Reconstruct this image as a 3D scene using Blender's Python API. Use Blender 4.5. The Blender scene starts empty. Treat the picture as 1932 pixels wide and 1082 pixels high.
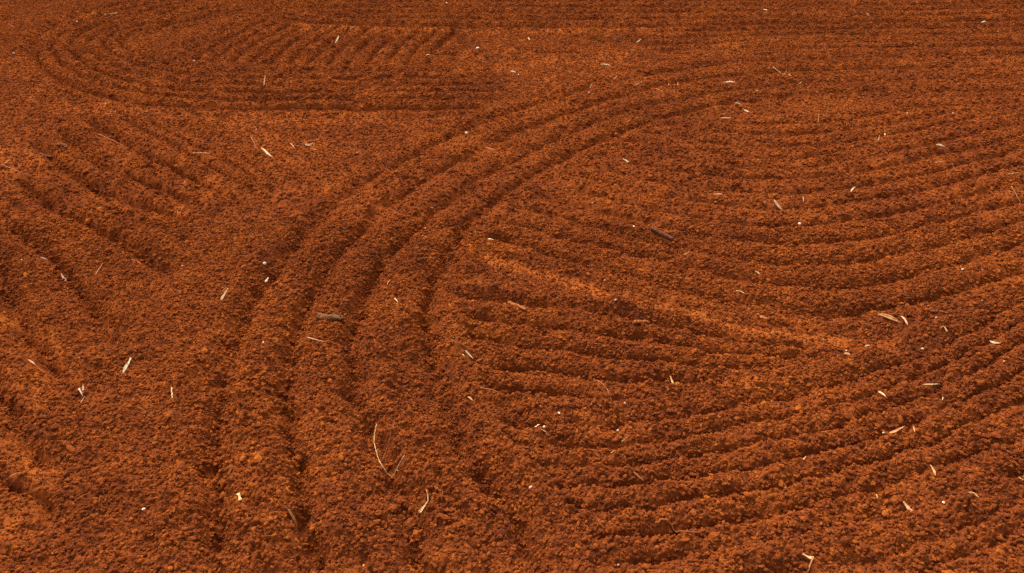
import bpy, math, random
import numpy as np
from mathutils import Vector

sc = bpy.context.scene
C = sc.collection

# ------------------------------------------------------------------ camera
CAM_H, PITCH, FPX = 1.6, math.radians(31.5), 1405.0     # metres, downward tilt, focal length in photo pixels
PW, PH = 1932.0, 1082.0
cd = bpy.data.cameras.new('camera'); cam = bpy.data.objects.new('camera', cd); C.objects.link(cam)
cam.location = (0, 0, CAM_H); cam.rotation_euler = (math.pi/2 - PITCH, 0, 0)
cd.sensor_fit = 'HORIZONTAL'; cd.angle = 2*math.atan(PW/2/FPX); cd.clip_start = 0.05; cd.clip_end = 1000
sc.camera = cam

# ------------------------------------------------------------------ sky and sun (bright overcast, light from beyond the bed)
SUN_EL, SUN_AZ = math.radians(52), math.radians(-28)    # azimuth measured from +Y towards +X
w = bpy.data.worlds.new('World'); sc.world = w; w.use_nodes = True
nt = w.node_tree; nt.nodes.clear()
sky = nt.nodes.new('ShaderNodeTexSky'); sky.sky_type = 'NISHITA'; sky.sun_disc = False
sky.sun_elevation = SUN_EL; sky.sun_rotation = SUN_AZ; sky.dust_density = 6.0; sky.ozone_density = 0.6; sky.air_density = 1.2
hs = nt.nodes.new('ShaderNodeHueSaturation'); hs.inputs['Saturation'].default_value = 0.12    # cloud cover: a pale sky
bg = nt.nodes.new('ShaderNodeBackground'); bg.inputs['Strength'].default_value = 0.13
wo = nt.nodes.new('ShaderNodeOutputWorld')
nt.links.new(sky.outputs[0], hs.inputs['Color']); nt.links.new(hs.outputs[0], bg.inputs['Color']); nt.links.new(bg.outputs[0], wo.inputs[0])
sl = bpy.data.lights.new('sun', 'SUN'); sl.energy = 1.1; sl.angle = math.radians(35); sl.color = (1.0, 0.92, 0.80)
so = bpy.data.objects.new('sun', sl); C.objects.link(so)
sd = Vector((math.sin(SUN_AZ)*math.cos(SUN_EL), math.cos(SUN_AZ)*math.cos(SUN_EL), math.sin(SUN_EL)))
so.rotation_euler = sd.to_track_quat('Z', 'Y').to_euler()

vs = sc.view_settings
vs.view_transform = 'Standard'; vs.look = 'None'; vs.gamma = 1.0; vs.exposure = 1.14; vs.use_curve_mapping = False
sc.cycles.use_denoising = False      # keep the grain of the soil
sc.cycles.max_bounces = 6; sc.cycles.diffuse_bounces = 3

# ------------------------------------------------------------------ numpy noise
def hash2(i, j, seed):
    h = (i.astype(np.int64)*374761393 + j.astype(np.int64)*668265263 + seed*1442695041) & 0xFFFFFFFF
    h = ((h ^ (h >> 13))*1274126177) & 0xFFFFFFFF
    h = ((h ^ (h >> 16))*2246822519) & 0xFFFFFFFF
    return (h ^ (h >> 15)) & 0xFFFFFFFF
def rnd(i, j, seed): return hash2(i, j, seed).astype(np.float32)/np.float32(4294967295.0)
def vnoise(x, y, scale, seed):
    u = x/scale; v = y/scale
    i = np.floor(u); j = np.floor(v); fx = (u-i).astype(np.float32); fy = (v-j).astype(np.float32)
    i = i.astype(np.int64); j = j.astype(np.int64)
    def g(a, b):
        t = rnd(a, b, seed)*np.float32(2*math.pi)
        return np.cos(t), np.sin(t)
    out = 0
    sx = fx*fx*fx*(fx*(fx*6-15)+10); sy = fy*fy*fy*(fy*(fy*6-15)+10)
    for di in (0, 1):
        for dj in (0, 1):
            gx, gy = g(i+di, j+dj)
            d = gx*(fx-di) + gy*(fy-dj)
            out = out + d*(sx if di else 1-sx)*(sy if dj else 1-sy)
    return out*1.5
def fbm(x, y, scale, seed, octs=3, gain=0.5):
    a, s, o = 1.0, scale, 0
    for k in range(octs):
        o = o + a*vnoise(x, y, s, seed+k*17); a *= gain; s *= 0.5
    return o
def granules(x, y, cell, seed, prob=1.0, rmin=.38, rmax=.72):
    """rounded lumps, one per jittered cell, merged by their highest surface; height in units of the cell"""
    u = x/cell; v = y/cell
    i0 = np.floor(u).astype(np.int64); j0 = np.floor(v).astype(np.int64)
    best = np.zeros_like(u, dtype=np.float32)
    for di in (-1, 0, 1):
        for dj in (-1, 0, 1):
            i = i0+di; j = j0+dj
            cx = i+.5+(rnd(i, j, seed)-.5)*.9; cy = j+.5+(rnd(i, j, seed+1)-.5)*.9
            q = rnd(i, j, seed+2); r = rmin+(rmax-rmin)*q*q
            an = rnd(i, j, seed+3)*6.283; st = .75+.5*rnd(i, j, seed+4)
            dx = (u-cx); dy = (v-cy)
            c, s_ = np.cos(an), np.sin(an)
            ax = (dx*c+dy*s_)*st; ay = (-dx*s_+dy*c)/st
            k = rnd(i, j, seed+7)                                          # some lumps are rounded, some angular
            d2 = np.sqrt(ax*ax+ay*ay)*(1-k) + np.maximum(np.abs(ax), np.abs(ay)*.9+np.abs(ax)*.25)*k
            d2 = (d2/r)**2; tl = (ax*(rnd(i, j, seed+8)-.5)+ay*(rnd(i, j, seed+9)-.5))*.9
            h = (r*np.sqrt(np.maximum(0, 1-d2))+tl*(d2 < 1))*(.45+.55*rnd(i, j, seed+5))
            if prob < 1: h = h*(rnd(i, j, seed+6) < prob)
            best = np.maximum(best, h.astype(np.float32))
    return best

# ------------------------------------------------------------------ where things lie on the ground
def ground_at(px, py):
    """a photo pixel -> the point of the level ground it looks at"""
    xc = (px-PW/2)/FPX; yc = -(py-PH/2)/FPX
    dy = math.cos(PITCH) + yc*math.sin(PITCH); dz = -math.sin(PITCH) + yc*math.cos(PITCH)
    t = CAM_H/(-dz)
    return (xc*t, dy*t)
def smooth_line(pts, n=36):
    P = np.array([ground_at(*p) for p in pts], dtype=float)
    if len(P) == 2: t = np.linspace(0, 1, n)[:, None]; return P[0]*(1-t)+P[1]*t
    ext = np.vstack([2*P[0]-P[1], P, 2*P[-1]-P[-2]])
    m = len(P)-1; out = []
    for q in np.linspace(0, m-1e-6, n):
        k = int(q); t = q-k; a, b, c, d = ext[k], ext[k+1], ext[k+2], ext[k+3]
        out.append(.5*((2*b)+(-a+c)*t+(2*a-5*b+4*c-d)*t*t+(-a+3*b-3*c+d)*t**3))
    return np.array(out)
def line_dist(X, Y, L, reach):
    """distance from each point to a polyline (only where it is within reach; else inf)"""
    D = np.full(X.shape, np.inf, dtype=np.float32); T = np.zeros(X.shape, dtype=np.float32)
    m = (X > L[:, 0].min()-reach) & (X < L[:, 0].max()+reach) & (Y > L[:, 1].min()-reach) & (Y < L[:, 1].max()+reach)
    idx = np.nonzero(m)
    if not len(idx[0]): return D, T
    x = X[idx]; y = Y[idx]
    d = np.full(x.shape, 1e9, dtype=np.float32); tt = np.zeros(x.shape, dtype=np.float32); n = len(L)-1; run = 0.0
    for k in range(n):
        ax, ay = L[k]; bx, by = L[k+1]; ex, ey = bx-ax, by-ay; l2 = ex*ex+ey*ey+1e-12
        s = np.clip(((x-ax)*ex+(y-ay)*ey)/l2, 0, 1)
        q = ((x-ax-s*ex)**2+(y-ay-s*ey)**2).astype(np.float32)
        b = q < d; d = np.where(b, q, d); tt = np.where(b, run+s*math.sqrt(l2), tt); run += math.sqrt(l2)
    D[idx] = np.sqrt(d); T[idx] = np.minimum(tt, run-tt)        # T: metres to the nearer end
    return D, T

# rake passes: each a bundle of tine furrows; "lines" traces single furrows, "between" fills in furrows between two traced edges
def between(a, b, n, na=36):
    A, B = smooth_line(a, na), smooth_line(b, na)
    return [A*(1-k/(n-1))+B*(k/(n-1)) for k in range(n)]
def lines(*ls): return [smooth_line(l) for l in ls]
PASSES = [
 # (furrows, groove half width m, depth m, reach of the pass round a furrow m)
 ('left_diagonals', lines([(318,228),(390,264),(455,302),(540,356)], [(272,224),(345,263),(415,300),(470,334),(530,372)], [(228,222),(300,262),(372,300),(430,334),(510,384)],
     [(160,220),(240,274),(330,322),(410,362),(470,392)], [(105,240),(180,308),(280,350),(345,382),(420,420)], [(60,268),(120,316),(195,362),(300,400),(365,425)],
     [(20,330),(100,390),(180,430),(260,478),(330,520)], [(0,420),(80,470),(170,580),(240,660)]), .062, .043, .13),
 ('left_edge', lines([(-20,480),(20,560),(52,632),(92,692),(150,760)], [(-60,640),(0,760),(60,840),(120,900)], [(-60,820),(10,905),(60,945),(130,1010)]), .05, .048, .15),
 ('far_fan', between([(322,120),(400,72),(530,14)], [(800,128),(826,86),(866,52)], 14), .07, .044, .17),
 ('upper_bowl', between([(1270,222),(1400,236),(1550,232),(1750,206),(1960,192)], [(1150,256),(1275,286),(1400,302),(1550,296),(1740,260),(1960,212)], 4), .058, .028, .13),
 ('right_bowl', between([(1120,268),(1260,300),(1400,318),(1550,312),(1740,276),(1960,225)], [(900,442),(1010,474),(1150,512),(1300,552),(1450,582),(1600,592),(1750,566),(1960,500)], 9), .058, .026, .13),
 ('under_scrape', between([(835,560),(960,572),(1100,588),(1216,612),(1366,640),(1520,662),(1700,678)], [(855,730),(960,742),(1100,754),(1300,760),(1500,742),(1700,700)], 5), .045, .040, .1),
 ('near_arcs', between([(890,800),(1000,806),(1150,804),(1320,782),(1520,742),(1700,690),(1850,620),(1960,545)], [(1040,1072),(1200,1062),(1400,1040),(1650,985),(1960,880)], 7), .05, .035, .13),
 ('near_corner', lines([(1350,1110),(1600,1070),(1800,1005),(1960,930)], [(1640,1120),(1800,1060),(1960,990)]), .05, .03, .12),
 ('far_right_rows', between([(1000,66),(1400,60),(1960,52)], [(1320,98),(1500,92),(1960,88)], 4), .07, .034, .16),
 ('far_arc', between([(330,-8),(170,26),(88,62),(62,90),(72,114),(98,140),(150,168),(205,184),(265,196),(350,203),(450,206),(600,208),(760,209),(900,206),(1000,200)],
     [(480,6),(340,46),(256,62),(226,78),(252,100),(300,118),(355,131),(420,139),(510,140),(650,139),(780,137),(900,136),(980,134)], 6, 60), .060, .050, .16),
 ('far_rows', between([(470,10),(600,8),(1000,6),(1500,4),(2000,0)], [(500,30),(600,44),(750,49),(1000,51),(1300,49),(1700,42),(2000,38)], 5), .10, .050, .22),
 ('mid_row', lines([(790,103),(900,103),(1010,101),(1120,99)], [(1230,100),(1500,84),(1960,76)]), .07, .024, .16),
 ('main_curve', lines(
   [(408,1130),(405,1000),(406,860),(412,760),(434,664),(478,568),(565,452),(672,356),(770,300),(880,244),(1000,198),(1130,160),(1280,132),(1500,112),(1960,104)],
   [(610,1130),(585,995),(558,860),(541,765),(552,660),(586,570),(640,484),(724,392),(832,322),(940,265),(1060,215),(1180,178),(1320,150),(1550,132),(1960,124)],
   [(840,1130),(782,1025),(742,905),(702,822),(672,740),(668,640),(682,580),(732,482),(800,420),(900,344),(1000,286),(1110,236),(1230,198),(1380,170),(1600,153),(1960,147)],
   [(1060,1130),(980,1000),(934,920),(866,822),(824,715),(806,610),(812,540),(850,466),(915,396),(1000,330),(1100,278),(1200,238),(1310,206),(1450,186),(1650,174),(1960,172)]), .066, .033, .15),
]
SMOOTH = [  # fine packed soil without crumbs: (traced line, half width m, strength)
 ([(895,480),(1000,513),(1130,552),(1300,592),(1450,628),(1600,648),(1715,664)], .045, .8),
 ([(1180,560),(1330,582),(1420,590)], .06, .5),
 ([(800,112),(950,108),(1100,112),(1250,106)], .30, .45),
 ([(1290,92),(1460,90)], .2, .6),
 ([(180,196),(260,212),(400,218),(600,226),(800,236)], .16, .45),
 ([(-20,180),(60,175),(130,190)], .3, .6),
 ([(-20,270),(30,310),(60,335)], .16, .45),
 ([(-20,575),(60,640),(110,720),(160,745)], .09, .7),
 ([(-20,700),(40,745),(110,790)], .06, .6),
 ([(-20,800),(60,860),(110,925)], .05, .65),
 ([(-20,940),(40,985),(110,1020)], .12, .6),
 ([(330,340),(400,360),(300,430)], .08, .5),
 ([(540,50),(700,56),(900,58),(1300,56)], .18, .6),
 ([(60,470),(200,520),(330,560)], .15, .35),
 ([(150,700),(200,650),(180,560)], .09, .45),
 ([(1250,130),(1100,145),(960,160)], .25, .35),
 ([(850,540),(920,530),(1000,542)], .04, .6),
 ([(880,770),(930,795)], .04, .5),
]
DENTS = [(1030,631,.016,.02),(1228,617,.014,.026),(1127,484,.018,.018),(100,286,.03,.02),(1060,292,.02,.02),(910,1045,.016,.02),(385,890,.015,.02),(1670,905,.035,.022),(1160,842,.02,.012),
         (350,452,.03,.02),(330,345,.03,.015),(1590,575,.02,.015),(830,700,.02,.02),(250,610,.03,.015)]
MOUNDS = [(1090,590,.03,.012),(1230,640,.04,.012),(1260,950,.05,.02),(1680,800,.04,.018),(930,745,.05,.012),(1850,730,.04,.02),(300,930,.05,.014),(700,940,.05,.010)]

def relief(X, Y, detail=True):
    """height of the soil and how smooth it is"""
    wx = X + .016*fbm(X, Y, .22, 101, 2) + .009*vnoise(X, Y, .06, 107); wy = Y + .016*fbm(X, Y, .22, 131, 2) + .009*vnoise(X, Y, .06, 137)
    und = .010*fbm(X, Y, .9, 7, 2) + .003*fbm(X, Y, .25, 23, 2)
    H = np.zeros_like(X); crumb = np.full(X.shape, .55, dtype=np.float32)
    H += .005*vnoise(X, Y, .16, 51)
    for name, furrows, gw, depth, reach in PASSES:
        d1 = np.full(X.shape, 9., dtype=np.float32); d2 = d1.copy(); endf = np.zeros(X.shape, dtype=np.float32)
        for L in furrows:
            d, t = line_dist(wx, wy, L, reach*1.6)
            near = np.isfinite(d)
            if not near.any(): continue
            dn = d[near]; tn = t[near]; o1 = d1[near]; o2 = d2[near]
            ef = np.clip((tn+.02)/(.7 if name == 'far_arc' else .16), 0, 1); b = dn < o1
            endf[near] = np.where(b, ef, endf[near])
            d2[near] = np.where(b, o1, np.minimum(o2, dn)); d1[near] = np.where(b, dn, o1)
        near = d1 < reach*1.6
        if not near.any(): continue
        x, y = X[near], Y[near]; a1 = d1[near]; a2 = np.maximum(np.minimum(d2[near], reach*2), a1)
        sp = np.minimum(a1+a2, reach*2)                                   # local tine spacing
        ph = np.clip(a1/np.maximum(sp, 1e-4), 0, .5)                       # 0 in the furrow, .5 on the ridge
        lum = np.clip(1+.65*vnoise(x, y, .075, 71+len(name))+.35*vnoise(x, y, .4, 77), .3, 1.7)
        c = .5+.5*np.cos(2*math.pi*ph)
        dv = np.clip(2.0-y/3.2, .85, 1.55) if name == 'main_curve' else 1.0     # the tines bit deepest near the photographer
        h = -depth*dv*np.clip(sp/.17, .45, 1.15)*lum*(.9*c**np.clip(8-y*.6, 3, 7)+.5*c**1.5-.42)
        m = np.clip((reach*1.1-a1)/(reach*.4), 0, 1)*endf[near]
        m = m*m*(3-2*m)
        H[near] = H[near]*(1-.85*m) + h*m
        crumb[near] = crumb[near]*(1-m) + m
    S = np.zeros_like(X)
    for ln, hw, st in SMOOTH:
        d, t = line_dist(wx, wy, smooth_line(ln, 20), hw*2.4)
        near = np.isfinite(d); dn = d[near]
        ef = np.clip(t[near]/(1.2*hw), 0, 1)
        q = st*np.clip(1.5-dn/hw, 0, 1)*ef*np.clip(.85+.35*(st >= .8)+.9*vnoise(X[near], Y[near], .12, 211)+.5*vnoise(X[near], Y[near], .04, 217), 0, 1)
        S[near] = np.maximum(S[near], q)
    S = np.clip(S, 0, 1)
    sm = np.clip(fbm(X, Y, .5, 301, 3)*.5, 0, .18)*(1-.8*np.clip(crumb-.5, 0, .5)*2)   # raked-thin patches elsewhere
    S = np.maximum(S, sm)
    H = H*(1-.35*S) - .003*S
    for px, py, r, dp in DENTS:
        x, y = ground_at(px, py); H -= dp*np.exp(-((X-x)**2+(Y-y)**2)/(r*r))
    for px, py, r, dp in MOUNDS:
        x, y = ground_at(px, py); H += dp*np.exp(-((wx-x)**2+(wy-y)**2)/(r*r))
    H = H + und
    rough = 1-.72*S
    lo = fbm(X, Y, .075, 411, 3)
    H = H + rough*(.0062*np.clip(1.4-Y/8, .4, 1))*lo
    if detail:
        k = rough*(.6+.4*crumb)*np.clip(.9+.5*vnoise(X, Y, .15, 501), .4, 1.3)
        H = H + k*(.034*.55*granules(X, Y, .034, 900, .28) + .017*1.25*np.clip(1.3-Y/6, .1, 1)*granules(X, Y, .017, 920, .8) + .0095*1.4*np.clip(1.4-Y/4, 0, 1)*granules(X, Y, .0095, 940, .9))
        H = H + rough*.0014*vnoise(X, Y, .006, 601) + (1-rough)*.0012*vnoise(X, Y, .012, 607)
    return H, S

# ------------------------------------------------------------------ materials
def soil_material(name, per_object=False):
    m = bpy.data.materials.new(name); m.use_nodes = True; n = m.node_tree; N = n.nodes; N.clear()
    def nd(t, **k):
        o = N.new(t)
        for a, b in k.items(): setattr(o, a, b)
        return o
    L = n.links.new
    geo = nd('ShaderNodeNewGeometry')
    def noise(scale, detail, rough=.6):
        t = nd('ShaderNodeTexNoise'); t.inputs['Scale'].default_value = scale; t.inputs['Detail'].default_value = detail; t.inputs['Roughness'].default_value = rough
        L(geo.outputs['Position'], t.inputs['Vector']); return t
    big, mid, fine = noise(1.6, 4), noise(14, 4), noise(130, 5, .7)
    def mathn(op, a, b):
        t = nd('ShaderNodeMath', operation=op)
        for i, v in enumerate((a, b)):
            if isinstance(v, (int, float)): t.inputs[i].default_value = v
            else: L(v, t.inputs[i])
        return t.outputs[0]
    f = mathn('ADD', mathn('MULTIPLY', big.outputs['Fac'], .55), mathn('MULTIPLY', mid.outputs['Fac'], .50))
    f = mathn('ADD', f, mathn('MULTIPLY', fine.outputs['Fac'], .5))
    f = mathn('SUBTRACT', f, .25)
    if per_object:
        oi = nd('ShaderNodeObjectInfo')
        f = mathn('ADD', f, mathn('MULTIPLY', mathn('SUBTRACT', oi.outputs['Random'], .46), .42))
    else:
        at = nd('ShaderNodeAttribute', attribute_name='packed')
        f = mathn('ADD', f, mathn('MULTIPLY', at.outputs['Fac'], .27))
    r = nd('ShaderNodeValToRGB'); L(f, r.inputs['Fac'])
    e = r.color_ramp.elements
    e[0].position = .22; e[0].color = (.084, .0205, .0085, 1)  # darkest tone has the skylight tint of shaded soil put into its colour
    e[1].position = 1.0; e[1].color = (.42, .115, .0165, 1)
    k = e.new(.45); k.color = (.148, .0335, .0092, 1)
    k = e.new(.68); k.color = (.235, .0550, .0110, 1)
    p = nd('ShaderNodeBsdfPrincipled'); p.inputs['Roughness'].default_value = 1.0; p.inputs['Specular IOR Level'].default_value = 0.0
    L(r.outputs['Color'], p.inputs['Base Color'])
    b = nd('ShaderNodeBump'); b.inputs['Strength'].default_value = .7; b.inputs['Distance'].default_value = .003
    gr = noise(420, 4, .65); L(gr.outputs['Fac'], b.inputs['Height']); L(b.outputs['Normal'], p.inputs['Normal'])
    o = nd('ShaderNodeOutputMaterial'); L(p.outputs[0], o.inputs['Surface'])
    return m
SOIL = soil_material('red_soil'); CRUMB = soil_material('red_soil_crumb', True)

_mats = {}
def litter_material(name, c1, c2, c3=None, scale=60, rough=.85, spec=.12, stretch=(1, 1, 1), dirt=.35):
    """dead plant matter / stone: two tones in streaks, with soil dust clinging in patches"""
    if name in _mats: return _mats[name]
    m = bpy.data.materials.new(name); m.use_nodes = True; n = m.node_tree; N = n.nodes; N.clear(); L = n.links.new
    tc = N.new('ShaderNodeTexCoord'); mp = N.new('ShaderNodeMapping'); mp.inputs['Scale'].default_value = stretch
    L(tc.outputs['Object'], mp.inputs['Vector'])
    t = N.new('ShaderNodeTexNoise'); t.inputs['Scale'].default_value = scale; t.inputs['Detail'].default_value = 4; L(mp.outputs[0], t.inputs['Vector'])
    r = N.new('ShaderNodeValToRGB'); r.color_ramp.elements[0].position = .35; r.color_ramp.elements[0].color = (*c1, 1)
    r.color_ramp.elements[1].position = .65; r.color_ramp.elements[1].color = (*c2, 1); L(t.outputs['Fac'], r.inputs['Fac'])
    g = N.new('ShaderNodeNewGeometry'); t2 = N.new('ShaderNodeTexNoise'); t2.inputs['Scale'].default_value = 95; t2.inputs['Detail'].default_value = 5
    L(g.outputs['Position'], t2.inputs['Vector'])
    r2 = N.new('ShaderNodeValToRGB'); r2.color_ramp.elements[0].position = .50; r2.color_ramp.elements[0].color = (0, 0, 0, 1)
    r2.color_ramp.elements[1].position = .68; r2.color_ramp.elements[1].color = (dirt*1.6, dirt*1.6, dirt*1.6, 1); L(t2.outputs['Fac'], r2.inputs['Fac'])
    mx = N.new('ShaderNodeMix'); mx.data_type = 'RGBA'
    L(r2.outputs['Color'], mx.inputs['Factor']); L(r.outputs['Color'], mx.inputs['A']); mx.inputs['B'].default_value = (.30, .075, .015, 1)
    p = N.new('ShaderNodeBsdfPrincipled'); p.inputs['Roughness'].default_value = rough; p.inputs['Specular IOR Level'].default_value = spec
    L(mx.outputs['Result'], p.inputs['Base Color'])
    b = N.new('ShaderNodeBump'); b.inputs['Strength'].default_value = .4; b.inputs['Distance'].default_value = .001; L(t.outputs['Fac'], b.inputs['Height']); L(b.outputs[0], p.inputs['Normal'])
    o = N.new('ShaderNodeOutputMaterial'); L(p.outputs[0], o.inputs['Surface'])
    _mats[name] = m; return m
MAT = {
 'white': litter_material('bleached_leaf', (.54, .38, .21), (.68, .52, .32), dirt=.4),
 'cream': litter_material('cream_leaf', (.56, .35, .15), (.70, .48, .23), dirt=.3),
 'yellow': litter_material('yellow_leaf', (.56, .36, .13), (.70, .50, .22), dirt=.3),
 'tan': litter_material('tan_leaf', (.46, .20, .065), (.60, .30, .11), dirt=.4),
 'brown': litter_material('brown_leaf', (.20, .060, .02), (.33, .115, .035), dirt=.5),
 'pink': litter_material('pinkish_leaf', (.60, .25, .11), (.74, .38, .19), dirt=.35),
 'red': litter_material('reddish_twig', (.38, .12, .05), (.50, .20, .08), dirt=.5),
 'straw': litter_material('pale_straw', (.44, .23, .09), (.60, .36, .16), dirt=.35),
 'grey': litter_material('grey_wood', (.075, .036, .014), (.17, .085, .034), scale=120, stretch=(.3, 1, 1), rough=.9, spec=.1, dirt=.5),
 'dark': litter_material('dark_wood', (.07, .028, .013), (.14, .055, .025), scale=120, stretch=(.3, 1, 1), rough=.9, spec=.1, dirt=.6),
 'clay': litter_material('clay_coated_wood', (.22, .07, .022), (.31, .10, .03), scale=50, rough=1, spec=.05, dirt=.6),
 'stone': litter_material('white_stone', (.58, .45, .31), (.74, .60, .44), scale=70, rough=.8, dirt=.3),
 'pinkstone': litter_material('pinkish_stone', (.52, .22, .11), (.66, .33, .18), scale=70, rough=.85, dirt=.3),
}

# ------------------------------------------------------------------ the ground: one sheet, finest near the photographer
def half_width(y):
    z = np.maximum(y, .9)*math.cos(PITCH) + CAM_H*math.sin(PITCH)
    return .6875*z*1.06 + .28
NR, NC = 1200, 1060
yf = np.linspace(1.03**-.2, 9.6**-.2, NR)**-5.0             # rows a few millimetres apart near, two centimetres far
y_far = yf[-1]*np.geomspace(1, 40, 42)[1:]
y_near = yf[0] - np.geomspace(.004, 60, 34)[::-1]
rows = np.concatenate([y_near, yf, y_far])
sf = np.linspace(-1, 1, NC); so_ = 1+np.geomspace(.002, 30, 28)
cols = np.concatenate([-so_[::-1], sf, so_])
Yg = np.repeat(rows[:, None], len(cols), 1).astype(np.float64); Xg = (half_width(rows)[:, None]*cols[None, :])
Hd, Sd = relief(Xg, Yg)
r0 = len(y_near); c0 = len(so_)
zone = np.zeros(Xg.shape, dtype=np.float32)
GRID_H = Hd[r0:r0+NR, c0:c0+NC]; GRID_S = Sd[r0:r0+NR, c0:c0+NC]
def at_index(x, y):
    x = np.asarray(x, dtype=float); y = np.asarray(y, dtype=float)
    q = np.maximum(y, .5)**-.2
    i = np.clip(np.round((yf[0]**-.2-q)/(yf[0]**-.2-yf[-1]**-.2)*(NR-1)).astype(int), 0, NR-1)
    j = np.clip(np.round((x/half_width(y)+1)/2*(NC-1)).astype(int), 0, NC-1)
    return i, j
def height(x, y): i, j = at_index(x, y); return GRID_H[i, j]
def packed(x, y): i, j = at_index(x, y); return GRID_S[i, j]
def ground_top(x, y, r=.008):
    return float(np.max(height(np.array([x, x-r, x+r, x, x]), np.array([y, y, y, y-r, y+r]))))

def grid_mesh(name, X, Y, Z):
    nr, nc = X.shape; me = bpy.data.meshes.new(name)
    co = np.stack([X, Y, Z], -1).reshape(-1, 3).astype(np.float32)
    idx = np.arange(nr*nc, dtype=np.int32).reshape(nr, nc)
    q = np.stack([idx[:-1, :-1], idx[:-1, 1:], idx[1:, 1:], idx[1:, :-1]], -1).reshape(-1)
    nf = (nr-1)*(nc-1)
    me.vertices.add(nr*nc); me.vertices.foreach_set('co', co.ravel())
    me.loops.add(nf*4); me.loops.foreach_set('vertex_index', q.astype(np.int32))
    me.polygons.add(nf); me.polygons.foreach_set('loop_start', np.arange(0, nf*4, 4, dtype=np.int32))
    me.update(calc_edges=True)
    me.polygons.foreach_set('use_smooth', np.ones(nf, dtype=bool))
    return me
gm = grid_mesh('ground', Xg, Yg, Hd)
a = gm.attributes.new('packed', 'FLOAT', 'POINT'); a.data.foreach_set('value', Sd.ravel().astype(np.float32))
gm.materials.append(SOIL)
ground = bpy.data.objects.new('ground', gm); C.objects.link(ground); ground['kind'] = 'structure'
ground['label'] = 'red-brown soil raked into curving furrows and ridges'

# ------------------------------------------------------------------ loose crumbs of soil
def ico(sub):
    t = (1+5**.5)/2
    v = [Vector(p).normalized() for p in [(-1,t,0),(1,t,0),(-1,-t,0),(1,-t,0),(0,-1,t),(0,1,t),(0,-1,-t),(0,1,-t),(t,0,-1),(t,0,1),(-t,0,-1),(-t,0,1)]]
    f = [(0,11,5),(0,5,1),(0,1,7),(0,7,10),(0,10,11),(1,5,9),(5,11,4),(11,10,2),(10,7,6),(7,1,8),(3,9,4),(3,4,2),(3,2,6),(3,6,8),(3,8,9),(4,9,5),(2,4,11),(6,2,10),(8,6,7),(9,8,1)]
    for _ in range(sub):
        c = {}; g = []
        def mid(a, b):
            k = (min(a, b), max(a, b))
            if k not in c: c[k] = len(v); v.append(((v[a]+v[b])/2).normalized())
            return c[k]
        for a_, b_, d_ in f:
            x, y, z = mid(a_, b_), mid(b_, d_), mid(d_, a_); g += [(a_, x, z), (b_, y, x), (d_, z, y), (x, y, z)]
        f = g
    return v, f
def lump_mesh(name, sub, seed, rough=.35, squash=(1, 1, 1), mat=None, smooth=True, jit=.06):
    rg = random.Random(seed); V, F = ico(sub)
    dirs = [(Vector((rg.gauss(0,1), rg.gauss(0,1), rg.gauss(0,1))).normalized(), rg.uniform(-rough, rough), rg.uniform(2, 7)) for _ in range(10)]
    out = []
    for p in V:
        s = 1+sum(a_*math.exp(-k*(1-p.dot(d))) for d, a_, k in dirs) + rg.uniform(-jit, jit)
        out.append((p.x*s*squash[0], p.y*s*squash[1], p.z*s*squash[2]))
    me = bpy.data.meshes.new(name); me.from_pydata(out, [], F); me.update()
    if smooth: me.polygons.foreach_set('use_smooth', [True]*len(F))
    if mat: me.materials.append(mat)
    return me
pieces = bpy.data.collections.new('crumb_shapes')            # shapes only; not linked to the scene
for k in range(8):
    rg = random.Random(50+k)
    o = bpy.data.objects.new('crumb_shape', lump_mesh('crumb_shape', 1, 300+k, .38, (rg.uniform(.7, 1.3), rg.uniform(.7, 1.3), rg.uniform(.55, .95)), CRUMB, False, .2))
    pieces.objects.link(o)
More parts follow.
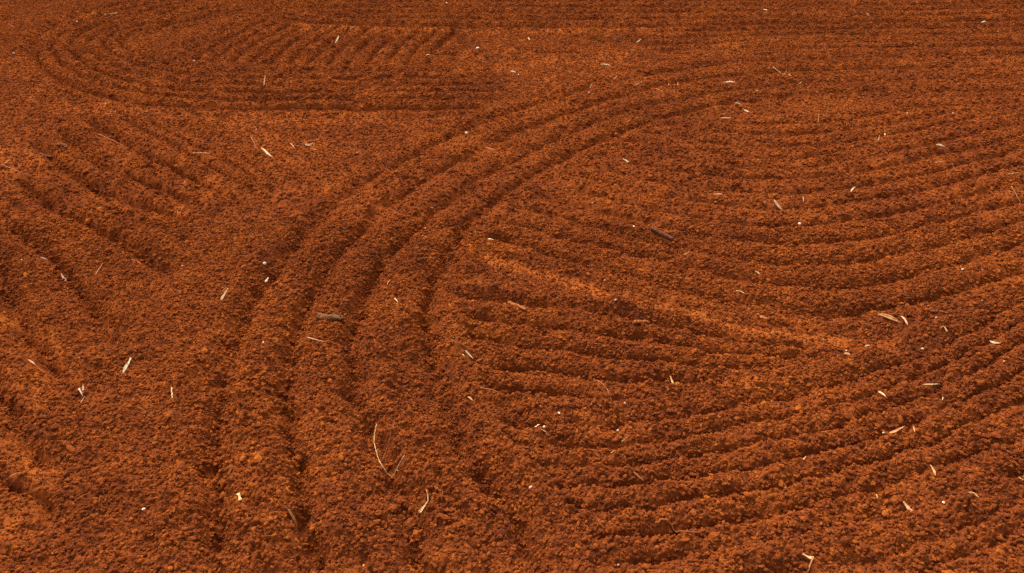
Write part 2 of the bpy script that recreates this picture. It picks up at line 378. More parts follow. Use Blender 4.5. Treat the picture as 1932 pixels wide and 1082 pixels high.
# ------------------------------------------------------------------ litter builders
def link(name, me, loc, parent=None, label=None, cat=None, group=None):
    o = bpy.data.objects.new(name, me); C.objects.link(o); o.location = loc
    if parent: o.parent = parent
    if label: o['label'] = label
    if cat: o['category'] = cat
    if group: o['group'] = group
    return o
def make_mesh(name, V, F, mat, smooth=True):
    me = bpy.data.meshes.new(name); me.from_pydata([tuple(v) for v in V], [], F); me.update(); me.materials.append(mat)
    if smooth: me.polygons.foreach_set('use_smooth', [True]*len(F))
    return me
LITTER = []
def lay_path(pts, n, lift=.003, stiff=True):
    """photo trace of a fallen thing -> 3-D points; it lies on the soil, and leans on a clod where it stands steeper than it could lie"""
    P = [np.array(p, float) for p in pts]
    seg = [0]
    for a_, b_ in zip(P[:-1], P[1:]): seg.append(seg[-1]+np.hypot(*(b_-a_)))
    out = []
    for q in np.linspace(0, seg[-1], n):
        k = max(i for i in range(len(P)-1) if seg[i] <= q+1e-9) if q < seg[-1] else len(P)-2
        t = (q-seg[k])/(seg[k+1]-seg[k]); out.append(P[k]*(1-t)+P[k+1]*t)
    if len(P) > 2:
        for _ in range(2):
            for i in range(1, n-1): out[i] = (out[i-1]+2*out[i]+out[i+1])/4
    base = max(out, key=lambda p: p[1])
    bx, by = ground_at(*base); dist = math.sqrt(bx*bx+by*by+CAM_H**2); zc = by*math.cos(PITCH)+CAM_H*math.sin(PITCH)
    dep = math.asin(CAM_H/dist); phi = max(0, math.radians(38)-dep)
    W = []
    for p in out:
        up = (base[1]-p[1])*zc/FPX; Ln = up/math.sin(dep+phi); y, z = by+Ln*math.cos(phi), Ln*math.sin(phi)
        W.append([(p[0]-PW/2)/FPX*(y*math.cos(PITCH)+(CAM_H-z)*math.sin(PITCH)), y, z])
    W = np.array(W); g = np.array([ground_top(x, y, .005) for x, y in W[:, :2]])
    if stiff:
        i = np.linspace(0, 1, n); A = np.stack([i, 1-i], 1)
        fit = A @ np.linalg.lstsq(A, g, rcond=None)[0]
        over = np.max(g-fit-W[:, 2]); z = fit + max(0, over)*.55
    else:
        z = g.copy()
        for _ in range(3): z[1:-1] = (z[:-2]+2*z[1:-1]+z[2:])/4
    W[:, 2] += z + lift
    for p, q in zip(W[:-1], W[1:]):
        for t in (0, .5): LITTER.append((p[0]*(1-t)+q[0]*t, p[1]*(1-t)+q[1]*t))
    return W, zc
def view_normal(p, rg, amt=.75):
    v = Vector((-p[0], -p[1], CAM_H-p[2])).normalized()
    return (Vector((0, 0, 1))*(1-amt*.6) + v*amt*.6 + Vector((rg.uniform(-.3, .3), rg.uniform(-.2, .2), 0))).normalized()
def leaf(pts, wpx, mat, label, cat='leaf', name='dead_leaf', shape='leaf', stalk=None, seed=0, curl=.25):
    rg = random.Random(hash((pts[0], seed)) & 0xffff); n = 11
    W, zc = lay_path(pts, n, .0015); wid = max(wpx*zc/FPX*(.76 if mat in ('white', 'yellow') else .66), .0020); base = Vector(W[n//2])
    N = view_normal(W[n//2], rg); V = []; th = max(.0006, wid*.07); bow = rg.uniform(.2, 1)*.10*np.linalg.norm(W[-1]-W[0])
    across = 5; ph = rg.uniform(0, 6)
    for side in (0, 1):
        for i in range(n):
            t = i/(n-1); p = Vector(W[i]); tg = Vector(W[min(i+1, n-1)]-W[max(i-1, 0)]).normalized()
            B = tg.cross(N).normalized(); M = B.cross(tg).normalized()
            if shape == 'leaf': pr = max(.05, math.sin(math.pi*min(1, max(0, t))**.85))**.8
            elif shape == 'strip': pr = .72+.28*math.sin(7*t+ph) if 0 < i < n-1 else .5
            elif shape == 'shard': pr = max(.06, 1-t)**.7 if i else .8
            p = p + M*(bow*4*t*(1-t)*.5)
            for j in range(across):
                u = (j/(across-1)-.5)
                jag = 1+(.12*math.sin(5*t*math.pi+ph+j*9) if shape != 'leaf' else .05*math.sin(9*t+ph))
                q = p + B*(u*wid*pr*jag) + M*(abs(u)*2*wid*curl*pr*(1+.5*math.sin(3*t+ph)) - side*th)
                V.append(q-base)
    F = []; o2 = n*across
    for i in range(n-1):
        for j in range(across-1):
            a_ = i*across+j; F.append((a_, a_+1, a_+across+1, a_+across)); F.append((o2+a_, o2+a_+across, o2+a_+across+1, o2+a_+1))
    rim = [j for j in range(across)] + [i*across+across-1 for i in range(1, n)] + [(n-1)*across+j for j in range(across-2, -1, -1)] + [i*across for i in range(n-2, 0, -1)]
    for k in range(len(rim)): a_, b_ = rim[k], rim[(k+1) % len(rim)]; F.append((a_, o2+a_, o2+b_, b_))
    if not stalk and not (shape == 'leaf' and wpx >= 5): return link(name, make_mesh(name, V, F, MAT[mat]), base, None, label, cat)
    o = link(name, None, base, None, label, cat); link('blade', make_mesh('blade', V, F, MAT[mat]), (0, 0, 0), o)
    mid = np.array([V[i*across+across//2]+base+Vector((0, 0, th*.3)) for i in range(n)])
    link('midrib', tube_mesh('midrib', mid, base, max(.0007, wid*.07), .0004, MAT['straw'], 5), (0, 0, 0), o)
    if stalk:
        S_, _ = lay_path(stalk, 6, .003); me = tube_mesh('stalk', S_, base, .0014, .0009, MAT['straw']); link('stalk', me, (0, 0, 0), o)
    return o
def tube_mesh(name, W, base, ra, rb, mat, sides=7, knob=0, seed=1, flat=1.0, ragged=0, lumpy=0):
    rg = random.Random(seed); n = len(W); V = []; F = []
    for i in range(n):
        tg = Vector(W[min(i+1, n-1)]-W[max(i-1, 0)]).normalized(); B = tg.cross(Vector((0, 0, 1)))
        B = B.normalized() if B.length > 1e-4 else Vector((1, 0, 0)); M = B.cross(tg).normalized()
        r = ra+(rb-ra)*i/(n-1); r *= 1+knob*rg.uniform(-1, 1)
        for k in range(sides):
            an = 2*math.pi*k/sides; rr = r*(1+knob*.6*rg.uniform(-1, 1))
            sh = tg*(ragged*r*rg.uniform(-1, 1)) if i in (0, n-1) else Vector((0, 0, 0))
            V.append(Vector(W[i])-base + B*math.cos(an)*rr + M*math.sin(an)*rr*flat + sh)
    for i in range(n-1):
        for k in range(sides): F.append((i*sides+k, i*sides+(k+1) % sides, (i+1)*sides+(k+1) % sides, (i+1)*sides+k))
    F.append(tuple(range(sides))[::-1]); F.append(tuple((n-1)*sides+k for k in range(sides)))
    if lumpy:
        for q, v in enumerate(V):
            k = q % sides; i = q//sides; c0_ = Vector(W[i])-base
            f_ = 1+lumpy*(.6*math.sin(i*.9+seed)+.5*math.sin(k*1.9+i*.55+seed*2)+.4*math.sin(k*3.1-i*1.3))
            V[q] = c0_+(v-c0_)*f_
    return make_mesh(name, V, F, mat)
def twig(pts, wpx, mat, label, cat='twig', name='dry_twig', stiff=True, shoots=(), n=12, taper=.5, lift=.002):
    W, zc = lay_path(pts, n, lift, stiff); base = Vector(W[n//2]); r = max(wpx*zc/FPX*.40, .0006)
    rg = random.Random(int(pts[0][0])); W = W + np.array([[rg.gauss(0, r*.35), rg.gauss(0, r*.35), 0] for _ in W])
    stem = tube_mesh('stem' if shoots else name, W, base, r, r*taper, MAT[mat], 6, .12, int(pts[0][0]))
    if not shoots: return link(name, stem, base, None, label, cat)
    o = link(name, None, base, None, label, cat); link('stem', stem, (0, 0, 0), o)
    for s in shoots:
        S_, _ = lay_path(s, 7, lift+.002, True); link('side_shoot', tube_mesh('side_shoot', S_, base, r*.6, r*.25, MAT[mat], 5, .1), (0, 0, 0), o)
    return o
def stick(pts, wpx, mat, label, endmat='dark', name='broken_stick', cat='stick', knob=.10, sink=.46):
    n = 16; W, zc = lay_path(pts, n, 0); r = wpx*zc/FPX*.45; W[:, 2] += r*(1-2*sink); base = Vector(W[n//2])
    rg = random.Random(int(pts[0][0])); W = W+np.array([[0, rg.gauss(0, r*.08), rg.gauss(0, r*.10)] for _ in W])
    o = link(name, None, base, None, label, cat); link('shaft', tube_mesh('shaft', W, base, r, r*.8, MAT[mat], 14, knob, int(pts[0][1]), .8, .5, .22), (0, 0, 0), o)
    for e, q in ((0, 1), (n-1, n-2)):
        d = (W[e]-W[q])/np.linalg.norm(W[e]-W[q]); rr = r*(.86 if e == 0 else .68)
        link('broken_end', tube_mesh('broken_end', np.array([W[e]-d*r*.3, W[e]+d*r*.12, W[e]+d*r*.22]), base, rr, rr*.7, MAT[endmat], 10, .1, 5+e), (0, 0, 0), o)
    return o
def stone(px, py, wpx, mat, label, name='pale_pebble', cat='pebble', squash=(1, .8, .7), rough=.32, sub=2, sink=.1):
    x, y = ground_at(px, py); zc = y*math.cos(PITCH)+CAM_H*math.sin(PITCH); r = wpx*zc/FPX*.5
    me = lump_mesh(name, sub, int(px*7+py), rough, tuple(r*s for s in squash), mat if not isinstance(mat, str) else MAT[mat], True, .06 if sub < 3 else .11)
    LITTER.append((x, y)); LITTER.append((x+r*.7, y)); LITTER.append((x-r*.7, y))
    o = link(name, me, (x, y, ground_top(x, y, r*.5)+r*squash[2]*(.6-sink*2)), None, label, cat); o.rotation_euler = (0, 0, (px*13 % 628)/100)
    return o

# ------------------------------------------------------------------ sticks and twigs
stick([(602,609),(625,611),(648,612)], 17, 'grey', 'short thick grey-brown stick lying on the ridge between two central furrows')
stick([(1229,439),(1250,449),(1268,455)], 11, 'dark', 'dark brown stick half buried in the bowl-shaped furrows right of centre')
stick([(960,574),(978,585),(992,594)], 9, 'clay', 'soil-coated reddish stick on the ridges just below the smooth orange strip', 'clay')
stick([(1196,625),(1210,618),(1224,613)], 9, 'clay', 'soil-coated stick end poking out beside a small dark hole', 'clay')
stick([(1751,602),(1768,600),(1785,602)], 6, 'dark', 'thin dark bark stick right of the large tan leaf')
stick([(72,279),(84,285),(97,288)], 6, 'dark', 'dark buried stick on the left among the diagonal furrows, left piece')
stick([(110,282),(120,281),(128,287)], 8, 'dark', 'dark stub of wood on the left beside the dark buried stick')
stick([(247,489),(258,491),(268,495)], 5, 'clay', 'flat brown bark sliver on the left plain soil above the red twig', 'dark')
twig([(711,796),(704,815),(705,830),(709,846),(712,860),(716,873),(725,883),(734,889),(748,886),(765,875)], 2.9, 'straw',
     'long pale twig curved like a hook in a near central furrow', stiff=False, n=28, taper=.6, lift=.006, shoots=[[(707,840),(709,848),(714,841)], [(748,886),(751,889),(753,893)]])
twig([(1236,1000),(1250,997),(1262,998),(1272,1006),(1280,1011)], 6, 'clay', 'crooked brown root near the bottom edge right of centre', cat='root', name='crooked_root', stiff=False, shoots=[[(1278,1011),(1290,1014),(1318,1021)]])
twig([(182,527),(188,514),(194,500)], 2.4, 'red', 'thin reddish twig standing on the left plain soil')
twig([(583,652),(598,657),(614,662)], 3.2, 'straw', 'pale straight twig just below the thick grey-brown stick')
twig([(1125,724),(1136,730),(1145,738),(1154,757)], 2.2, 'red', 'thin red twig arching over the ridges below the smooth orange strip', stiff=False)
twig([(474,263),(480,274),(485,285)], 2.0, 'red', 'thin reddish twig just left of the long curved pale leaf')
twig([(190,263),(215,272),(243,283)], 1.6, 'red', 'long reddish straw lying along a left diagonal furrow')
twig([(365,293),(380,295),(400,300)], 2.0, 'straw', 'short straw in the left diagonal furrows, rightmost of two straws')
twig([(2,311),(25,321),(55,335)], 1.6, 'red', 'long thin reddish straw near the left edge on smooth orange soil')
twig([(198,34),(210,33),(223,30)], 2.6, 'white', 'pale thin twig lying far off near the top left corner')
twig([(15,47),(22,49),(28,52)], 1.8, 'red', 'short orange twig at the left edge near the top corner')
twig([(294,218),(306,218),(318,217)], 2.0, 'brown', 'short brown twig below the left far arc of furrows')
twig([(660,57),(666,55),(672,56)], 2.0, 'straw', 'short pale twig above the far fan of furrows')
twig([(712,103),(719,101),(726,101)], 2.0, 'tan', 'small tan twig inside the far fan of furrows')
twig([(1113,162),(1117,157)], 2.0, 'straw', 'tiny pale twig above the pinkish pebble in the far field')
twig([(1158,150),(1164,144)], 2.0, 'straw', 'tiny pale twig below the long pale far leaf')
twig([(1200,165),(1205,161),(1211,158)], 2.0, 'straw', 'slanted pale straw on the far end of the main curved furrows')
twig([(1261,167),(1262,158)], 1.8, 'pink', 'upright pinkish straw on the far main curve, left of two')
twig([(1278,166),(1279,160)], 1.6, 'pink', 'upright pinkish straw on the far main curve, right of two')
twig([(1237,172),(1245,175),(1252,180)], 1.8, 'tan', 'faint tan straw below the two upright straws')
twig([(1458,130),(1468,139),(1478,147)], 1.7, 'straw', 'thin forked straw in the upper right rows', shoots=[[(1478,147),(1480,143),(1483,139)]])
twig([(1488,143),(1492,149)], 2.2, 'pink', 'short pinkish twig right of the forked straw')
twig([(1505,165),(1510,161),(1512,156)], 1.8, 'straw', 'bent straw below the forked straw in the upper right')
twig([(1544,229),(1544,221)], 1.8, 'straw', 'upright thin straw alone in the right upper field')
twig([(1657,268),(1658,261)], 2.0, 'straw', 'thin upright straw left of the upright pale leaf')
twig([(1762,314),(1770,312),(1780,311)], 1.8, 'straw', 'faint straw below the bright white leaf at right')
twig([(1900,337),(1910,334),(1921,331)], 2.0, 'straw', 'pale straw near the right edge above the bowl furrows')
twig([(1905,362),(1918,372),(1926,380)], 1.6, 'straw', 'thin straw at the right edge in the bowl furrows')
twig([(731,548),(734,542),(737,536)], 2.0, 'straw', 'short straw on the main curve left of the smooth orange strip')
twig([(1289,491),(1294,487),(1299,482)], 2.0, 'straw', 'short straw below the dark brown half-buried stick')
twig([(1388,556),(1395,558),(1403,562)], 2.6, 'cream', 'short cream straw above the smooth orange strip')
twig([(1512,884),(1516,875),(1521,865)], 3.6, 'straw', 'pale upright straw in the near right arcs of furrows')
twig([(325,738),(326,749),(327,760)], 3.4, 'cream', 'upright cream straw left of the near central furrows')
twig([(1919,910),(1924,921)], 2.6, 'straw', 'short pale straw at the right edge of the near arcs')
twig([(1172,836),(1180,831),(1187,827)], 1.8, 'straw', 'thin straw in the near arcs right of the white chips')
twig([(1152,867),(1157,863)], 2.2, 'pink', 'tiny pinkish straw in the near arcs')
twig([(908,752),(924,750),(940,751)], 2.4, 'red', 'thin red root lying level beside the near central curve', cat='root', name='thin_root')
twig([(152,958),(163,950),(176,945)], 2.8, 'clay', 'curved rootlet in the near left soil', cat='root', name='thin_root')
twig([(718,858),(728,845),(738,830),(747,812)], 1.3, 'red', 'hair-thin red root leaning inside the hook-shaped twig', cat='root', name='thin_root', stiff=False)
twig([(153,763),(156,757),(160,750)], 2.4, 'red', 'short red twig under the two white shards at left')
twig([(1400,1065),(1418,1056),(1436,1048)], 2.2, 'clay', 'thin soil-coloured root near the bottom right', cat='root', name='thin_root')
twig([(852,662),(868,668),(884,676)], 2.2, 'brown', 'thin brown root leading to the white leaf beside the main curve', cat='root', name='thin_root')

# ------------------------------------------------------------------ leaves and bark
leaf([(493,285),(500,291),(507,299),(517,304)], 5, 'white', 'long curved pale leaf in the left middle above the main curve', seed=1)
leaf([(575,276),(584,278),(592,274)], 5, 'white', 'pale crescent leaf right of the long curved leaf at left')
leaf([(587,284),(592,285),(597,288)], 2.6, 'straw', 'small narrow leaf just under the pale crescent leaf')
leaf([(548,275),(553,281),(557,288)], 3, 'tan', 'small orange-tan leaf between the curved leaf and the crescent leaf')
leaf([(633,86),(637,80),(640,73)], 3.4, 'white', 'pale slender leaf standing in the far fan of furrows')
leaf([(496,164),(499,159),(502,152)], 3.6, 'cream', 'cream leaf standing on the far left arc of furrows')
leaf([(145,47),(148,44)], 3, 'white', 'tiny pale leaf in the far upper left soil')
leaf([(5,310),(12,305),(20,301)], 3.5, 'tan', 'tan leaf at the left edge above the long straw')
leaf([(996,71),(998,75),(1001,78)], 3, 'cream', 'small cream leaf far off right of the white stone')
leaf([(1200,83),(1206,79),(1211,77)], 2.8, 'cream', 'slanted cream leaf right of the far dark lump')
leaf([(1133,122),(1144,123),(1154,125)], 3, 'white', 'long level pale leaf in the far middle field')
leaf([(963,136),(968,137),(974,140)], 4, 'white', 'pale leaf in the far middle on smooth orange soil')
leaf([(804,104),(808,100),(813,98)], 3, 'cream', 'small cream leaf at the right end of the far fan')
leaf([(1175,298),(1184,303),(1195,308)], 4.5, 'white', 'white slanted leaf at the top of the bowl-shaped furrows')
leaf([(915,280),(926,285),(938,287)], 3, 'red', 'dull red leaf on the main curve of furrows')
leaf([(1439,24),(1443,26),(1447,29)], 3, 'white', 'small white leaf far off in the upper right')
leaf([(1634,28),(1638,29),(1643,31)], 2.6, 'cream', 'tiny cream leaf left of a dark far clod')
leaf([(1554,58),(1557,56),(1561,54)], 2.8, 'cream', 'tiny cream leaf by the left one of the far dark clods')
leaf([(1849,48),(1854,46),(1859,45)], 4, 'white', 'white leaf far off near the upper right corner')
leaf([(1404,3),(1422,4),(1440,4)], 3.5, 'tan', 'long tan bark strip at the top edge right of centre', cat='bark', name='bark_strip', shape='strip')
leaf([(1364,158),(1376,156),(1388,157)], 4.2, 'white', 'long white leaf broken along its edge in the upper right rows', shape='strip')
leaf([(1385,202),(1391,200),(1398,202)], 4.4, 'white', 'white leaf in the right upper field, upper of a close pair')
leaf([(1403,209),(1409,212),(1415,213)], 4.4, 'white', 'white leaf in the right upper field, lower of a close pair')
leaf([(1357,227),(1368,228),(1380,228)], 3, 'pink', 'dull pinkish leaf below the close pair of white leaves')
leaf([(1668,261),(1669,256),(1670,251)], 3.8, 'cream', 'upright pale leaf left of the bright white leaf at right')
leaf([(1763,281),(1772,281),(1782,282)], 5, 'white', 'bright white level leaf in the right upper field')
leaf([(1372,315),(1378,316),(1384,317)], 3.2, 'cream', 'small level cream leaf at the top of the bowl furrows')
leaf([(113,513),(117,517),(122,520)], 6, 'white', 'short white leaf on the left plain soil', shape='strip')
leaf([(79,491),(84,490),(89,489)], 4, 'white', 'small white chip of leaf above the short white leaf at left', shape='strip')
leaf([(419,575),(426,567),(434,559)], 6, 'white', 'white pointed leaf beside the left furrow of the main curve', shape='shard')
leaf([(232,704),(238,694),(243,690),(248,681)], 7.5, 'white', 'cream strip of bark bent in the middle on the left', cat='bark', name='bark_strip', shape='strip')
leaf([(57,690),(64,693),(71,697)], 3.6, 'pink', 'small pinkish leaf near the left edge')
leaf([(920,455),(925,457),(931,460)], 4, 'white', 'small white leaf above the start of the smooth orange strip')
leaf([(745,571),(749,576),(752,581)], 4.5, 'cream', 'small cream leaf on the main curve near the centre', shape='shard')
leaf([(878,676),(885,680),(894,683)], 4.5, 'white', 'white leaf beside the right furrow of the main curve')
leaf([(873,682),(875,686),(877,689)], 4, 'cream', 'tiny cream leaf left of the white leaf by the main curve', shape='shard')
leaf([(897,684),(905,681),(913,678)], 4.5, 'brown', 'brown leaf touching the white leaf by the main curve')
leaf([(1264,711),(1266,719),(1269,728)], 6, 'tan', 'upright tan leaf on the ridges right of the thin red twig', shape='strip')
leaf([(1344,374),(1353,374),(1364,373)], 3.6, 'pink', 'narrow pinkish leaf left of the long white stalked leaf')
leaf([(1459,383),(1468,390),(1480,394)], 5.5, 'white', 'long white leaf with a thin stalk in the bowl furrows', stalk=[(1479,393),(1485,395),(1491,397)])
leaf([(1603,369),(1607,364),(1612,360)], 4, 'cream', 'cream leaf standing in the right bowl furrows')
leaf([(1167,361),(1170,364)], 3, 'pink', 'tiny pinkish leaf on the left flank of the bowl furrows')
leaf([(1212,363),(1214,369)], 3, 'pink', 'small upright pinkish leaf on the left flank of the bowl furrows')
leaf([(1513,380),(1515,387)], 2.6, 'pink', 'small upright pinkish leaf right of the long stalked leaf')
leaf([(1424,518),(1428,520),(1433,522)], 3.6, 'white', 'small white leaf low in the bowl furrows')
leaf([(1653,605),(1666,606),(1680,611),(1697,617)], 11, 'tan', 'large curled tan and cream leaf at the right end of the orange strip', seed=3, curl=.4)
leaf([(1697,605),(1703,612),(1711,621)], 7, 'pink', 'reddish leaf lying against the large curled tan leaf', curl=.35)
leaf([(1770,632),(1776,627),(1784,636)], 5, 'tan', 'crumpled tan leaf below the thin dark bark stick', shape='strip')
leaf([(1865,649),(1872,656),(1883,659)], 5, 'white', 'white crescent leaf near the right edge', seed=2)
leaf([(1629,660),(1634,658),(1641,657)], 4, 'cream', 'small cream leaf left of the white pebble at right')
leaf([(1590,676),(1596,676),(1602,679)], 7, 'tan', 'short curled tan leaf on the ridge below the orange strip end')
leaf([(1432,604),(1440,607),(1448,611)], 7, 'red', 'flat rusty leaf on the smooth orange strip', shape='strip')
leaf([(150,738),(153,742),(156,747)], 4.5, 'white', 'left one of two white shards at left', shape='shard')
leaf([(157,744),(158,738),(158,731)], 4.5, 'white', 'right one of two white shards at left', shape='shard')
leaf([(24,909),(33,907),(43,906)], 5.5, 'brown', 'brown leaf near the left edge in the near soil')
leaf([(455,951),(457,956),(458,963)], 10, 'yellow', 'small round yellowish leaf between two near furrows', shape='strip')
leaf([(431,899),(437,894),(444,890)], 7, 'brown', 'brown leaf above the round yellowish leaf')
leaf([(547,976),(553,979),(559,984)], 7, 'tan', 'tan leaf right of the round yellowish leaf')
leaf([(44,838),(51,838),(58,839)], 7, 'brown', 'brown flake of leaf at left below the white shards', shape='strip')
leaf([(792,976),(800,970),(810,961)], 7.5, 'yellow', 'pointed yellow leaf with its stalk in a near furrow', shape='shard', stalk=[(808,961),(810,955),(806,944)])
leaf([(882,756),(886,759),(892,764)], 6, 'tan', 'small tan leaf on the near right bank of the main curve')
leaf([(1194,901),(1204,907),(1216,912)], 5.5, 'brown', 'brown leaf in the near arcs left of centre')
leaf([(1654,746),(1660,753),(1668,761)], 6.5, 'cream', 'cream leaf pointing down in the near right arcs')
leaf([(1738,734),(1752,735),(1768,736)], 5, 'cream', 'long level cream leaf in the near right arcs')
leaf([(1670,825),(1684,826),(1702,820)], 6, 'pink', 'pinkish tan leaf right beside a small white pebble')
leaf([(1752,889),(1757,898),(1760,909)], 7, 'tan', 'upright tan leaf in the near right arcs', shape='strip')
leaf([(1719,816),(1720,822),(1721,830)], 3.4, 'tan', 'narrow upright tan leaf right of the pinkish tan leaf')
leaf([(1717,976),(1708,970),(1696,960)], 11, 'pink', 'broad triangular tan leaf in the near right corner', shape='shard')
leaf([(1820,943),(1832,944),(1844,949)], 6, 'cream', 'cream leaf near the right edge above the near corner')
leaf([(1511,1057),(1522,1063),(1531,1066)], 8, 'cream', 'curled cream and brown bark at the bottom edge', cat='bark', name='bark_strip', shape='strip', curl=.6)
leaf([(1530,1065),(1527,1072),(1523,1080)], 6, 'tan', 'brown sliver of bark hanging from the curled bark at the bottom', cat='bark', name='bark_strip', shape='strip')
leaf([(1648,946),(1652,953)], 5, 'tan', 'small tan leaf left of the broad triangular leaf')
leaf([(506,1),(512,3),(519,2)], 3.4, 'white', 'pale curl of bark at the top edge left of centre', cat='bark', name='bark_strip')
leaf([(499,527),(502,522),(505,516)], 5, 'white', 'ragged white flake just below the white chip by the main curve', shape='strip')
leaf([(1010,816),(1014,811),(1017,807)], 5, 'white', 'slanted white flake beside a white chip in the near middle', shape='strip')
leaf([(1021,823),(1027,823),(1032,824)], 4, 'cream', 'flat cream flake below the white chips in the near middle', shape='strip')
leaf([(1776,758),(1774,766)], 3, 'white', 'tiny upright white leaf right of the pointing cream leaf', shape='shard')

# ------------------------------------------------------------------ pebbles and chips
ST = [
 (901,93,7,'stone','bright white stone far off in the upper middle'), (880,257,8,'stone','white chip on the far side of the main curve'),
 (1111,177,6,'pinkstone','pinkish pebble at the far end of the main curve'), (500,502,10,'stone','bright white chip by the left furrow of the main curve'),
 (1195,436,6,'stone','small white pebble left of the dark brown stick'), (1118,387,4.5,'stone','tiny white pebble on the left flank of the bowl furrows'),
 (1509,421,9,'stone','white angular chip below the long stalked leaf'), (1814,514,6.5,'stone','flat white pebble in the right bowl furrows'),
 (1738,665,6.5,'stone','round white pebble below the large curled tan leaf'), (1667,819,7,'stone','small white pebble touching the pinkish tan leaf'),
 (273,967,7,'stone','white pebble in the near left soil'), (1055,787,6,'stone','single white pebble above the white chips in the near middle'),
 (1026,810,8,'stone','white chip right of the slanted white flake'), (1166,811,5.5,'stone','small white pebble right of the near middle white chips'),
 (1001,931,10,'pinkstone','tan chip where the near arcs start'), (1166,1070,6,'stone','white pebble at the bottom edge right of centre'),
 (1776,959,6.5,'stone','white pebble left of the cream leaf by the right edge'), (978,141,4,'stone','tiny white pebble right of the pale far middle leaf'),
 (201,200,4,'stone','tiny white pebble under the far left arc'), (366,113,4,'stone','tiny pale pebble inside the far left arc'),
 (28,107,4,'stone','tiny pale pebble at the left edge in the far soil'), (484,248,4.5,'pinkstone','pinkish pebble above the thin reddish twig'),
 (674,287,5,'pinkstone','pinkish pebble between the crescent leaf and the main curve'), (46,504,5,'pinkstone','pinkish pebble left of the short white leaf'),
 (55,474,4,'stone','tiny white pebble above the white leaf chip at left'), (345,506,5,'pinkstone','pinkish pebble alone on the left plain soil'),
 (803,440,4,'stone','tiny white pebble on the main curve, upper of two'), (798,453,4,'pinkstone','tiny pinkish pebble on the main curve, lower of two'),
 (1596,665,4.5,'stone','tiny white pebble above the short curled tan leaf'), (1710,220,4,'stone','tiny white pebble in the right upper field'),
 (1831,153,4.5,'pinkstone','small pinkish pebble in the right far rows'), (1796,221,4.5,'pinkstone','pinkish pebble above the bright white leaf'),
 (1796,312,5,'pinkstone','pinkish pebble right of the faint straw at right'), (556,40,4,'stone','tiny white pebble far off above the fan of furrows'),
 (1850,576,4.5,'stone','tiny white pebble right of the thin dark bark stick'), (1890,691,5,'pinkstone','small pale pebble below the white crescent leaf'),
 (1178,770,5.5,'pinkstone','pinkish pebble below the thin red twig'), (500,661,5,'stone','small white pebble left of the pale straight twig'),
 (1160,584,6,'pinkstone','pinkish pebble on the ridge under the orange strip'), (1140,539,5,'pinkstone','pinkish pebble lying on the orange strip'),
 (843,12,5,'stone','tiny white pebble at the top edge above the far rows'), (788,50,4,'stone','tiny white pebble on the smooth band beside the far fan'),
 (687,1073,5.5,'pinkstone','pale pebble at the bottom edge left of centre'), (1428,178,5,'pinkstone','tan pebble below the broken white leaf'),
 (1882,62,4,'pinkstone','tiny pinkish pebble below the white corner leaf'), (1762,612,5,'stone','tiny white pebble under the thin dark bark stick'),
]
for px, py, wp, mt, lb in ST: stone(px, py, wp*.85, mt, lb, sub=2)

# ------------------------------------------------------------------ clods
DARK = litter_material('dark_lump', (.055, .018, .009), (.12, .035, .014), scale=90, rough=1, spec=.05, dirt=.3)
DARKS = [(1165,78,17,'dark lump of earth far off in the upper middle'), (1650,37,12,'dark clod right of a tiny cream leaf far off'), (1552,59,9,'dark clod beside a tiny cream leaf, upper right'),
         (882,189,13,'flat dark clod near the far end of the main curve'), (1030,632,8,'dark lump standing in for the shade of a small hole on the ridges under the orange strip'), (1906,615,15,'dark clod near the right edge above the white crescent leaf')]  # the lump in the hole is added, its dark colour is the hole's shade
for px, py, wp, lb in DARKS: stone(px, py, wp, DARK, lb, name='dark_lump', cat='clod', squash=(1, .9, .6), rough=.4, sub=3, sink=.3)
BIG = [(1595,915,14,'rounded clod in the near arcs left of the pale upright straw'), (1360,895,20,'large flat-topped clod on a near arc ridge'), (1845,735,24,'overhanging clod near the right edge above the near arcs'),
       (1695,800,26,'broad clump of earth left of the narrow upright leaf'), (1545,838,15,'round clod on a ridge in the near right arcs'), (1160,834,14,'knobbly clod below the small white pebble in the near arcs'),
       (736,948,18,'flattish clod in a near central furrow'), (1075,998,16,'pale-topped clod near the bottom middle'), (1597,792,12,'upright clod in the near right arcs'), (540,705,14,'clod on the main curve left of the pale straight twig')]
for px, py, wp, lb in BIG: stone(px, py, wp*.72, CRUMB, lb, name='soil_clod', cat='clod', squash=(1, .9, .75), rough=.55, sub=3, sink=.32)
# the many alike clods that stand out from the crumbs
protos = [lump_mesh('small_clod', 2, 700+k, .42, (1, .9, .72), CRUMB) for k in range(8)]
rg = random.Random(11); cnt = 0
while cnt < 90:
    y = 1.15+2.3*rg.random()**1.3; x = rg.uniform(-1, 1)*float(half_width(np.array(y)))*.9
    if float(packed(x, y)) > .25 or rg.random() > .55+float(vnoise(np.array([x]), np.array([y]), .35, 77)[0]): continue
    r = rg.uniform(.0075, .0120)
    o = link('small_clod', protos[cnt % 8], (x, y, float(height(x, y))+r*.25), None, 'small rounded clod of red soil loose among the near crumbs', 'clod', 'small clods in the near soil')
    o.scale = (r, r, r); o.rotation_euler = (rg.uniform(-.4, .4), rg.uniform(-.4, .4), rg.uniform(0, 6.28)); cnt += 1

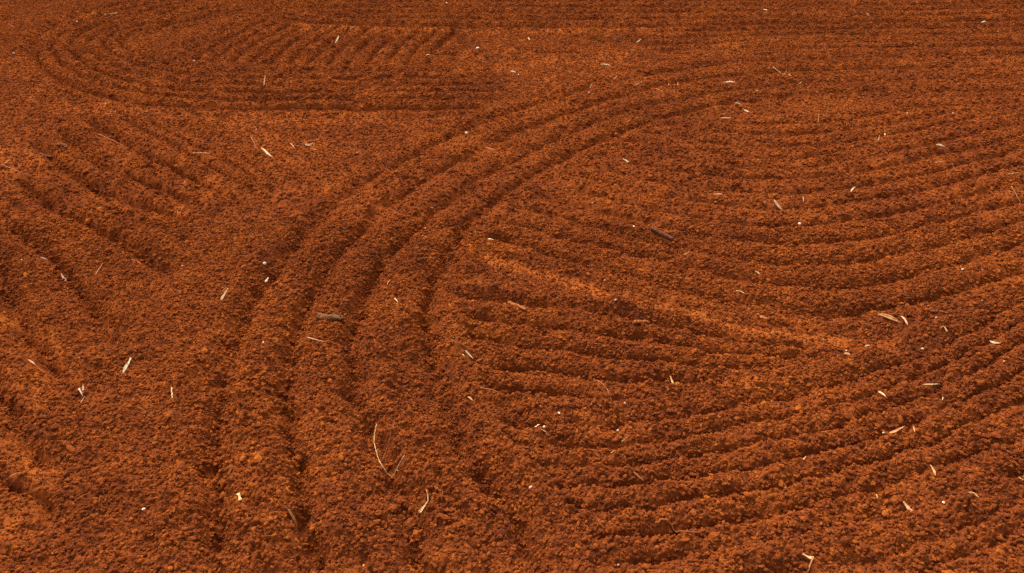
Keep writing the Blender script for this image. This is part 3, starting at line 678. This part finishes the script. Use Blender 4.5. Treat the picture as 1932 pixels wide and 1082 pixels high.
# ------------------------------------------------------------------ loose crumbs strewn over the soil, round the litter
COVER = np.zeros((800, 1000), dtype=bool)                            # 12 mm cells under leaves, twigs and stones
for lx, ly in LITTER:
    i_, j_ = int((ly-.9)/.012), int((lx+6)/.012)
    for di in (-1, 0):
        if 0 <= i_+di < 800 and 0 <= j_ < 1000: COVER[i_+di, j_] = True
rs = np.random.RandomState(4)
def scatter(n, y0, y1, rmin, rmax, sink):
    y = np.sqrt(rs.uniform(y0*y0, y1*y1, n)) if y0 > 0 else rs.uniform(y0, y1, n)
    x = rs.uniform(-1, 1, n)*half_width(y)
    h = height(x, y); s = packed(x, y)
    hl = (height(x+.03, y)+height(x-.03, y)+height(x, y+.03)+height(x, y-.03))/4
    patch = np.clip(.84+.4*fbm(x, y, .22, 801, 2), .4, 1)
    keep = rs.uniform(0, 1, n) < patch*(1-.82*s)
    iy = np.clip(((y-.9)/.012).astype(int), 0, 799); ix = np.clip(((x+6)/.012).astype(int), 0, 999)
    keep &= ~COVER[iy, ix] | (rs.uniform(0, 1, n) < .12)             # crumbs lie beside the litter, few on top of it
    x, y, h = x[keep], y[keep], h[keep]
    r = rmin+(rmax-rmin)*rs.uniform(0, 1, len(x))**2.6
    return x, y, h+r*sink, r
parts = [scatter(370000, 1.03, 3.2, .0019, .0064, .2), scatter(5000, 1.03, 3.2, .006, .012, .1),
         scatter(620000, 3.2, 9.5, .0034, .0085, .15), scatter(4000, 3.2, 9.5, .010, .017, .0)]
px_, py_, pz_, pr_ = [np.concatenate([p[i] for p in parts]) for i in range(4)]
cm = bpy.data.meshes.new('soil_crumbs'); cm.vertices.add(len(px_))
cm.vertices.foreach_set('co', np.stack([px_, py_, pz_], -1).astype(np.float32).ravel())
a = cm.attributes.new('size', 'FLOAT', 'POINT'); a.data.foreach_set('value', pr_.astype(np.float32))
crumbs = bpy.data.objects.new('soil_crumbs', cm); C.objects.link(crumbs)
crumbs['kind'] = 'stuff'; crumbs['label'] = 'loose crumbs of red soil strewn over the raked ground'; crumbs['category'] = 'soil crumbs'
ng = bpy.data.node_groups.new('strew_crumbs', 'GeometryNodeTree')
ng.interface.new_socket('Geometry', in_out='INPUT', socket_type='NodeSocketGeometry'); ng.interface.new_socket('Geometry', in_out='OUTPUT', socket_type='NodeSocketGeometry')
gi = ng.nodes.new('NodeGroupInput'); go = ng.nodes.new('NodeGroupOutput')
mp_ = ng.nodes.new('GeometryNodeMeshToPoints'); io = ng.nodes.new('GeometryNodeInstanceOnPoints'); ci = ng.nodes.new('GeometryNodeCollectionInfo')
ci.inputs['Collection'].default_value = pieces; ci.inputs['Separate Children'].default_value = True; ci.inputs['Reset Children'].default_value = True
na_ = ng.nodes.new('GeometryNodeInputNamedAttribute'); na_.data_type = 'FLOAT'; na_.inputs['Name'].default_value = 'size'
rv = ng.nodes.new('FunctionNodeRandomValue'); rv.data_type = 'FLOAT_VECTOR'
rv.inputs[0].default_value = (-.5, -.5, 0); rv.inputs[1].default_value = (.5, .5, 6.283)
io.inputs['Pick Instance'].default_value = True
K = ng.links.new
K(gi.outputs[0], mp_.inputs['Mesh']); K(mp_.outputs[0], io.inputs['Points']); K(ci.outputs[0], io.inputs['Instance'])
K(na_.outputs[0], io.inputs['Scale']); K(rv.outputs[0], io.inputs['Rotation']); K(io.outputs[0], go.inputs[0])
md = crumbs.modifiers.new('strew', 'NODES'); md.node_group = ng
